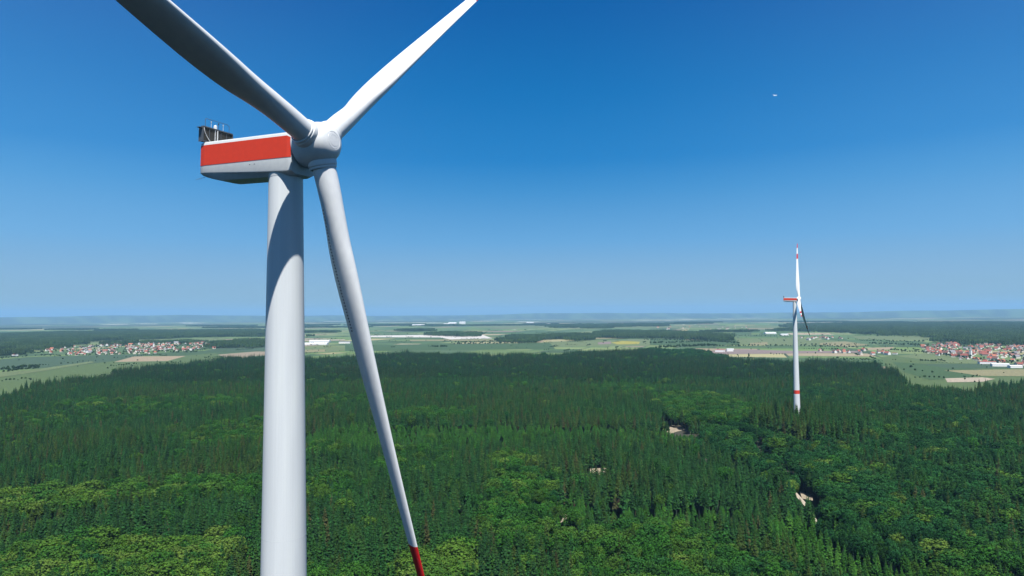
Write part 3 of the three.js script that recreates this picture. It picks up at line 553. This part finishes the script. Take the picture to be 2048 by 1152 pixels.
function village(flat, count, gap, turn, place, group, treeRate, more = 0) {
  const poly = flatPoly(flat, 0), [x0, x1, z0, z1] = boundsOf(poly), put = [];
  for (let n = 0, tries = 0; n < count && tries < 20000; tries++) {
    const x = rr(x0, x1), z = rr(z0, z1); if (!inside(poly, x, z)) continue;
    if (put.some(([a, b]) => Math.hypot(a - x, b - z) < gap)) continue;
    put.push([x, z]); n++;
    const k = rnd(), roof = k < 0.46 ? 'red' : k < 0.66 ? 'orange' : k < 0.86 ? 'brown' : 'grey';
    house(x, z, turn + (rnd() < 0.5 ? 0 : Math.PI / 2) + rr(-0.2, 0.2), roof, rr(0.8, 1.15), `small house with ${roof === 'orange' ? 'an' : 'a'} ${roof} pitched roof in the ${place}`, group);
  }
  for (let n = 0, tries = 0; n < more && tries < 9000; tries++) { const x = rr(x0, x1), z = rr(z0, z1); if (!inside(poly, x, z) || put.some(([a, b]) => Math.hypot(a - x, b - z) < gap * 0.85)) continue; put.push([x, z]); n++; massHouses.push({ k: 'leaf', x, z, y: 0.3, h: rr(0.75, 1.1), w: rr(0.85, 1.15), t: [1, 1, 1] }); }
  for (let n = 0; n < count * treeRate; n++) { const x = rr(x0, x1), z = rr(z0, z1); if (inside(poly, x, z) && !put.some(([a, b]) => Math.hypot(a - x, b - z) < 7)) addTree(x, z, rr(8, 15)); }
}
village([88, 700, 170, 692, 260, 690, 330, 687, 400, 685, 450, 684, 452, 699, 400, 700, 330, 706, 250, 711, 150, 711, 95, 706], 112, 13, 0.3, 'village left of the near tower', 'houses of the left village', 5, 100);
village([1845, 694, 1900, 686, 1990, 684, 2080, 683, 2080, 734, 1990, 729, 1950, 722, 1890, 716, 1850, 706], 138, 15, 0.5, 'village at the right edge', 'houses of the right village', 6, 150);
village([1600, 676, 1690, 675, 1700, 680, 1610, 681], 12, 20, 0.2, 'hamlet just right of the far turbine', 'houses of the hamlet by the far turbine', 1.5);
village([1310, 655, 1420, 652, 1500, 654, 1500, 660, 1420, 660, 1320, 660], 22, 40, 0.1, 'far village beyond the dark wood', 'houses of the far village', 1);
village([1640, 701, 1730, 702, 1780, 704, 1780, 712, 1640, 708], 14, 20, 0.1, 'row right of the far turbine', 'houses behind the forest edge', 1);
{
  const tint = (g, c) => { const q = g.clone(); q.deleteAttribute('uv'); q.setAttribute('color', new THREE.Float32BufferAttribute(Array.from({ length: q.attributes.position.count }, () => c).flat(), 3)); return q; };
  const tones = [[[0.66, 0.62, 0.55], [0.24, 0.08, 0.058]], [[0.6, 0.57, 0.5], [0.15, 0.08, 0.065]], [[0.68, 0.66, 0.62], [0.30, 0.115, 0.07]], [[0.6, 0.55, 0.46], [0.19, 0.07, 0.055]]];
  stuffGroup('village_houses', 'closely packed smaller houses filling the two villages', 'houses', [{ part: 'houses', geos: tones.map(([w, r], i) => mergeGeometries([tint(SHAPES[i % 3][0], w), tint(SHAPES[i % 3][1], r)])), list: massHouses, tall: 1 }]);
}
// churches
function church(px, py, label) {
  const [x, z] = survey(px, py), g = new THREE.Group(); g.name = numbered('church'); scene.add(g); g.position.set(x, 0.3, z); g.rotation.y = 0.4; tag(g, label, 'church', 'village churches');
  mesh('nave', prism(11, 8, 24, 6), wallMats[2], g); mesh('roof', gable(11, 8, 24, 6), ROOFS.red, g);
  mesh('tower', (() => { const b = new THREE.BoxGeometry(6, 24, 6); b.translate(0, 12, 15.2); return b; })(), wallMats[2], g);
  mesh('spire', (() => { const c = new THREE.ConeGeometry(4.4, 11, 4); c.rotateY(Math.PI / 4); c.translate(0, 29.52, 15.2); return c; })(), ROOFS.grey, g);
}
church(308, 698, 'white church tower in the left village'); church(1932, 716, 'white church tower with dark spire in the right village');
// long pale sheds
function shed(px, py, w, l, h, turn, label, dark) {
  const [x, z] = survey(px, py), g = new THREE.Group(); g.name = numbered('shed'); scene.add(g); g.position.set(x, 0.45, z); g.rotation.y = turn;
  mesh('wall', prism(w, h, l, w * 0.09), wallMats[2], g); mesh('roof', gable(w, h, l, w * 0.09, 0.3, 0.3), dark ? ROOFS[dark] : std(0.66, 0.67, 0.68, 0.6), g);
  return tag(g, label, 'shed', 'long sheds on the plain');
}
const X90 = Math.PI / 2;
shed(640, 685, 40, 110, 9, X90, 'longest white shed right of the near tower'); shed(632, 690, 34, 120, 8, X90, 'white shed in front, right of the near tower'); shed(690, 687, 26, 60, 8, X90, 'grey roofed shed behind the hanging blade', 'grey');
shed(837, 652, 80, 170, 14, X90, 'lone white shed far out on the plain'); shed(905, 648.5, 80, 130, 24, X90, 'white works building with tall blocks far out on the plain'); shed(925, 648, 60, 100, 34, X90, 'tallest white works block far out on the plain'); shed(893, 650, 60, 80, 18, X90, 'white works building left of the tall block');
shed(1100, 650, 70, 110, 14, X90, 'white shed far out at the wood edge'); shed(1060, 647, 70, 120, 13, X90, 'faint white shed near the horizon');
shed(1540, 668, 40, 75, 9, X90, 'white shed left of the far turbine'); shed(1568, 671, 26, 50, 8, X90, 'small pale shed left of the far turbine'); shed(1440, 704, 18, 34, 8, 1.2, 'pale farm building in the reddish yard', 'red'); shed(1460, 703, 14, 26, 9, 1.5, 'taller pale farm building in the reddish yard');
shed(2000, 733, 16, 40, 6, 1.3, 'white shed below the right village'); shed(2030, 736, 14, 30, 5.5, 1.5, 'small white shed at the right edge below the village'); shed(1974, 728, 14, 42, 6, 1.4, 'low white shed with red roof below the right village', 'red');
shed(1318, 704, 8, 12, 5, 0.6, 'white farmhouse among trees at the forest edge', 'grey'); shed(30, 712, 12, 26, 6, 1.0, 'red roofed barn at the left edge', 'red'); shed(1755, 664, 22, 60, 7, X90, 'orange roofed farm below the blue wood', 'orange'); shed(1790, 709, 9, 14, 5, 0.7, 'lone red roofed house at the forest corner', 'red');

// ------------------------------------------------------------------ hedges, field trees and far woods
function hedge(flat, gap, h0, h1) {
  const p = flatPoly(flat, 0);
  for (let i = 0; i < p.length - 1; i++) { const l = Math.hypot(p[i + 1][0] - p[i][0], p[i + 1][1] - p[i][1]); for (let s = 0; s < l; s += gap * rr(0.6, 1.4)) addTree(p[i][0] + (p[i + 1][0] - p[i][0]) * s / l + rr(-6, 6), p[i][1] + (p[i + 1][1] - p[i][1]) * s / l + rr(-10, 10), rr(h0, h1)); }
}
hedge([0, 745, 40, 741, 82, 737], 7, 12, 18); hedge([10, 748, 80, 740], 8, 10, 16); hedge([70, 714, 200, 713, 300, 708], 12, 7, 12); hedge([340, 708, 400, 707], 7, 10, 16); hedge([300, 707, 410, 703], 7, 10, 15); hedge([85, 708, 0, 715], 9, 10, 18); hedge([0, 720, 50, 716], 9, 8, 14);
hedge([905, 688, 980, 686, 1060, 687], 7, 12, 17); hedge([910, 691, 1050, 689], 9, 12, 18); hedge([865, 697, 895, 697], 5, 14, 18); hedge([735, 671, 985, 668], 60, 9, 14); hedge([690, 684, 860, 683], 90, 8, 12);
hedge([1100, 669, 1200, 668], 10, 12, 18); hedge([1145, 677, 1175, 676], 8, 12, 18); hedge([1300, 690, 1430, 686, 1480, 690], 9, 12, 20); hedge([1310, 700, 1430, 695], 7, 14, 22); hedge([1480, 694, 1590, 694, 1720, 698], 9, 8, 15); hedge([1470, 673, 1600, 675], 14, 9, 14); hedge([1610, 693, 1720, 692], 22, 10, 16);
hedge([1740, 690, 1850, 694], 8, 10, 18); hedge([1735, 684, 1850, 686], 11, 9, 16); hedge([1780, 703, 1850, 708], 9, 8, 15); hedge([1848, 726, 1872, 726], 3.5, 9, 12); hedge([1880, 727, 1935, 728], 5, 3, 5); hedge([1880, 680, 2060, 684], 8, 10, 18); hedge([1850, 708, 1990, 726, 2060, 732], 9, 6, 12); hedge([1930, 757, 1960, 755], 5, 4, 7);
hedge([1730, 672, 1790, 674], 14, 9, 14); hedge([1290, 682, 1480, 684], 10, 10, 18); hedge([1360, 694, 1480, 696], 9, 10, 17); hedge([600, 682, 690, 680], 40, 8, 12);
for (let n = 0; n < 900; n++) { const d = rr(1500, 7000), az = rr(-0.62, 0.62), x = Math.sin(az) * d, z = -Math.cos(az) * d; if (inside(forest, x, z - 30)) continue; const m = rnd() < 0.3 ? Math.floor(rr(3, 14)) : 1, dir = 0.32 + (rnd() < 0.5 ? 0 : Math.PI / 2); for (let i = 0; i < m; i++) { const X = x + Math.cos(dir) * i * 9, Z = z + Math.sin(dir) * i * 9; if (!inside(forest, X, Z)) addTree(X, Z, rr(5, 11)); } }
stuffGroup('hedges', 'hedges and garden trees between the fields and village houses', 'hedges', [{ part: 'hedge_trees', geos: leafMid, list: extraTrees, tall: 20 }]);
// solitary field trees one can pick out
const lone = [[1822, 741, 15, 'dark solitary tree in the green field right of the forest corner'], [1791, 722, 7, 'small bush in the field at the forest corner'], [1865, 750, 11, 'airy tree at the forest edge on the right'], [1845, 746, 8, 'slim young tree beside the airy one on the right'], [1625, 692, 12, 'first tree in the row right of the far turbine'], [1650, 692, 9, 'second tree in the row right of the far turbine'], [1661, 693, 9, 'third tree in the row right of the far turbine'], [1682, 695, 13, 'tall tree ending the row right of the far turbine'], [1123, 686, 11, 'lone tree in the light green field mid distance'], [818, 683, 10, 'lone tree in the green field right of the hanging blade'], [784, 684, 8, 'low lone tree right of the hanging blade'], [1728, 699, 12, 'broad tree on the tan patch left of the right village']];
[[122, 731], [136, 729], [145, 729], [155, 728], [166, 726], [177, 725], [191, 724], [206, 722], [235, 718], [244, 719], [252, 717], [260, 716], [267, 715], [275, 714]].forEach(([x, y], i) => lone.push([x, y, i ? rr(6, 9) : 10, i === 0 ? 'largest and lowest tree of the row along the left field track' : `tree of the row along the left field track, ${['', 'second', 'third', 'fourth', 'fifth', 'sixth', 'seventh', 'eighth', 'ninth', 'tenth', 'eleventh', 'twelfth', 'thirteenth', 'last'][i]} from its near end`]));
for (const [px, py, h, label] of lone) {
  const [x, z] = survey(px, py), g = new THREE.Group(); g.name = numbered('field_tree'); scene.add(g); g.position.set(x, 0.4, z); g.scale.set(h / 20 * 1.1, h / 20, h / 20 * 1.1); g.rotation.y = rnd() * 6;
  mesh('crown', leafMid[Math.floor(rnd() * 3)], toneMat(T_HEDGE[Math.floor(rnd() * 3)]), g); mesh('trunk', leafTrunk, barkMat, g);
  tag(g, label, 'tree', 'solitary trees in the fields');
}
// far woods: clumps of crowns
const clump = (() => {
  const s = soup();
  for (let k = 0; k < 64; k++) {
    const x = rr(-32, 32), z = rr(-32, 32), h = rr(15, 24), r = rr(2.6, 4.4), g = rr(0.75, 1.25), col = [g, g, g * rr(0.85, 1.1)], n = 6, off = rnd() * 6, blunt = rnd() < 0.45 ? 0.55 : 0.06;
    const P = (i, rad, y) => V(x + Math.cos(off + i / n * 6.2832) * rad * 1, y, z + Math.sin(off + i / n * 6.2832) * rad);
    for (let i = 0; i < n; i++) { const a = P(i, r, h * 0.3), b = P(i + 1, r, h * 0.3), c = P(i, r * (0.35 + blunt), h * 0.75), d = P(i + 1, r * (0.35 + blunt), h * 0.75), t = V(x, h, z); face(s, a, c, b, col); face(s, b, c, d, col); face(s, c, t, d, col); }
  }
  return solid(s);
})();
const wood = [];
const WT = [[0.02296, 0.04592, 0.0123], [0.02788, 0.05084, 0.01394], [0.01968, 0.03936, 0.01148]];
function farWood(flat, gap = 46) { const p = flatPoly(flat, 16), [x0, x1, z0, z1] = boundsOf(p); for (let x = x0; x < x1; x += gap) for (let z = z0; z < z1; z += gap) { const X = x + rr(-0.4, 0.4) * gap, Z = z + rr(-0.4, 0.4) * gap; if (inside(p, X + 120 * noise(X * 0.002, Z * 0.002), Z)) wood.push({ k: 'leaf', x: X, z: Z, h: rr(17, 24), w: 1, t: WT[Math.floor(rnd() * 3)], y: 0 }); } }
farWood([-250, 712, 0, 694, 80, 695, 130, 688, 150, 681, 240, 676, 320, 673, 450, 670, 530, 668, 530, 658, 300, 660, 100, 664, -250, 674], 52);
farWood([-100, 715, 0, 705, 60, 702, 80, 698, -100, 703]);
farWood([440, 690, 530, 688, 530, 678, 450, 680]);
farWood([1580, 659, 1730, 664, 1850, 668, 1880, 676, 1930, 683, 2050, 684, 2300, 700, 2300, 646, 2048, 644, 1900, 643, 1700, 645, 1580, 647], 60);
farWood([1204, 669, 1240, 672, 1330, 673, 1470, 677, 1470, 672, 1430, 667, 1380, 664, 1300, 661, 1240, 660, 1205, 663]);
farWood([1008, 680, 1040, 681, 1060, 676, 1110, 674, 1200, 671, 1200, 667, 1060, 668, 1015, 675]);
farWood([858, 668, 900, 669.5, 960, 669, 960, 664, 900, 663.5, 860, 665]);
farWood([1100, 654, 1200, 653, 1330, 650, 1330, 646, 1100, 648], 90);
farWood([1150, 677, 1175, 676, 1175, 672, 1150, 672]);
farWood([805, 659, 865, 659.5, 865, 657.5, 805, 657]);
for (let n = 0; n < 50; n++) {                                             // copses
  const d = rr(4200, 12000), az = rr(-0.66, 0.66), cx = Math.sin(az) * d, cz = -Math.cos(az) * d, w = rr(90, 420) * d / 6000, l = rr(40, 160) * d / 6000;
  for (let x = -w; x < w; x += 48) for (let z = -l; z < l; z += 48) if ((x / w) ** 2 + (z / l) ** 2 < 1 + 0.5 * noise((cx + x) * 0.004, (cz + z) * 0.004)) wood.push({ k: 'leaf', x: cx + x + rr(-15, 15), z: cz + z + rr(-15, 15), h: rr(15, 22), w: 1, t: WT[Math.floor(rnd() * 3)], y: 0 });
}
stuffGroup('far_woods', 'woods and copses scattered across the far plain', 'woods', [{ part: 'wood_clumps', geos: [clump], list: wood, tall: 20 }]);

// ------------------------------------------------------------------ aircraft
{
  const d = 1400 / FOCAL, x = (1559 - 1024) * d, y = CAM_Y + (627 - 187) * d, g = new THREE.Group(); g.name = 'light_aircraft'; scene.add(g);
  g.position.set(x, y, -1400); g.rotation.set(0.5, 0.45, 0.03); g.scale.setScalar(0.95); tag(g, 'tiny white aircraft high in the blue sky', 'aircraft');
  const paint = std(0.8, 0.8, 0.8, 0.35);
  const f = lathe([[0.02, -4.6], [0.35, -4.2], [0.6, -3.2], [0.68, -1.5], [0.55, 0.6], [0.25, 3.6], [0.08, 4.2], [0.001, 4.25]], 18); f.rotateZ(-Math.PI / 2);
  mesh('fuselage', f, paint, g);
  const wing = new THREE.ExtrudeGeometry(new THREE.Shape([[-0.2, -5.6], [0.9, -5.6], [1.1, 0], [0.9, 5.6], [-0.2, 5.6], [-0.6, 0]].map(p => new THREE.Vector2(...p))), { depth: 0.16, bevelSize: 0.04, bevelThickness: 0.04, bevelSegments: 1 }); wing.rotateX(-Math.PI / 2); wing.translate(-1.3, 0.55, 0); mesh('wing', wing, paint, g);
  const tail = new THREE.ExtrudeGeometry(new THREE.Shape([[0, -1.7], [0.7, -1.7], [0.8, 1.7], [0, 1.7]].map(p => new THREE.Vector2(...p))), { depth: 0.1, bevelEnabled: false }); tail.rotateX(-Math.PI / 2); tail.translate(3.4, 0.2, 0); mesh('tailplane', tail, paint, g);
  const fin = new THREE.ExtrudeGeometry(new THREE.Shape([[2.9, 0], [4.2, 0], [4.4, 1.6], [3.8, 1.6]].map(p => new THREE.Vector2(...p))), { depth: 0.1, bevelEnabled: false }); fin.translate(0, 0.1, -0.05); mesh('fin', fin, paint, g);
}
console.log('trees', trees.length, 'rest', rest.length, 'hedge', extraTrees.length, 'wood', wood.length);
renderer.render(scene, camera);
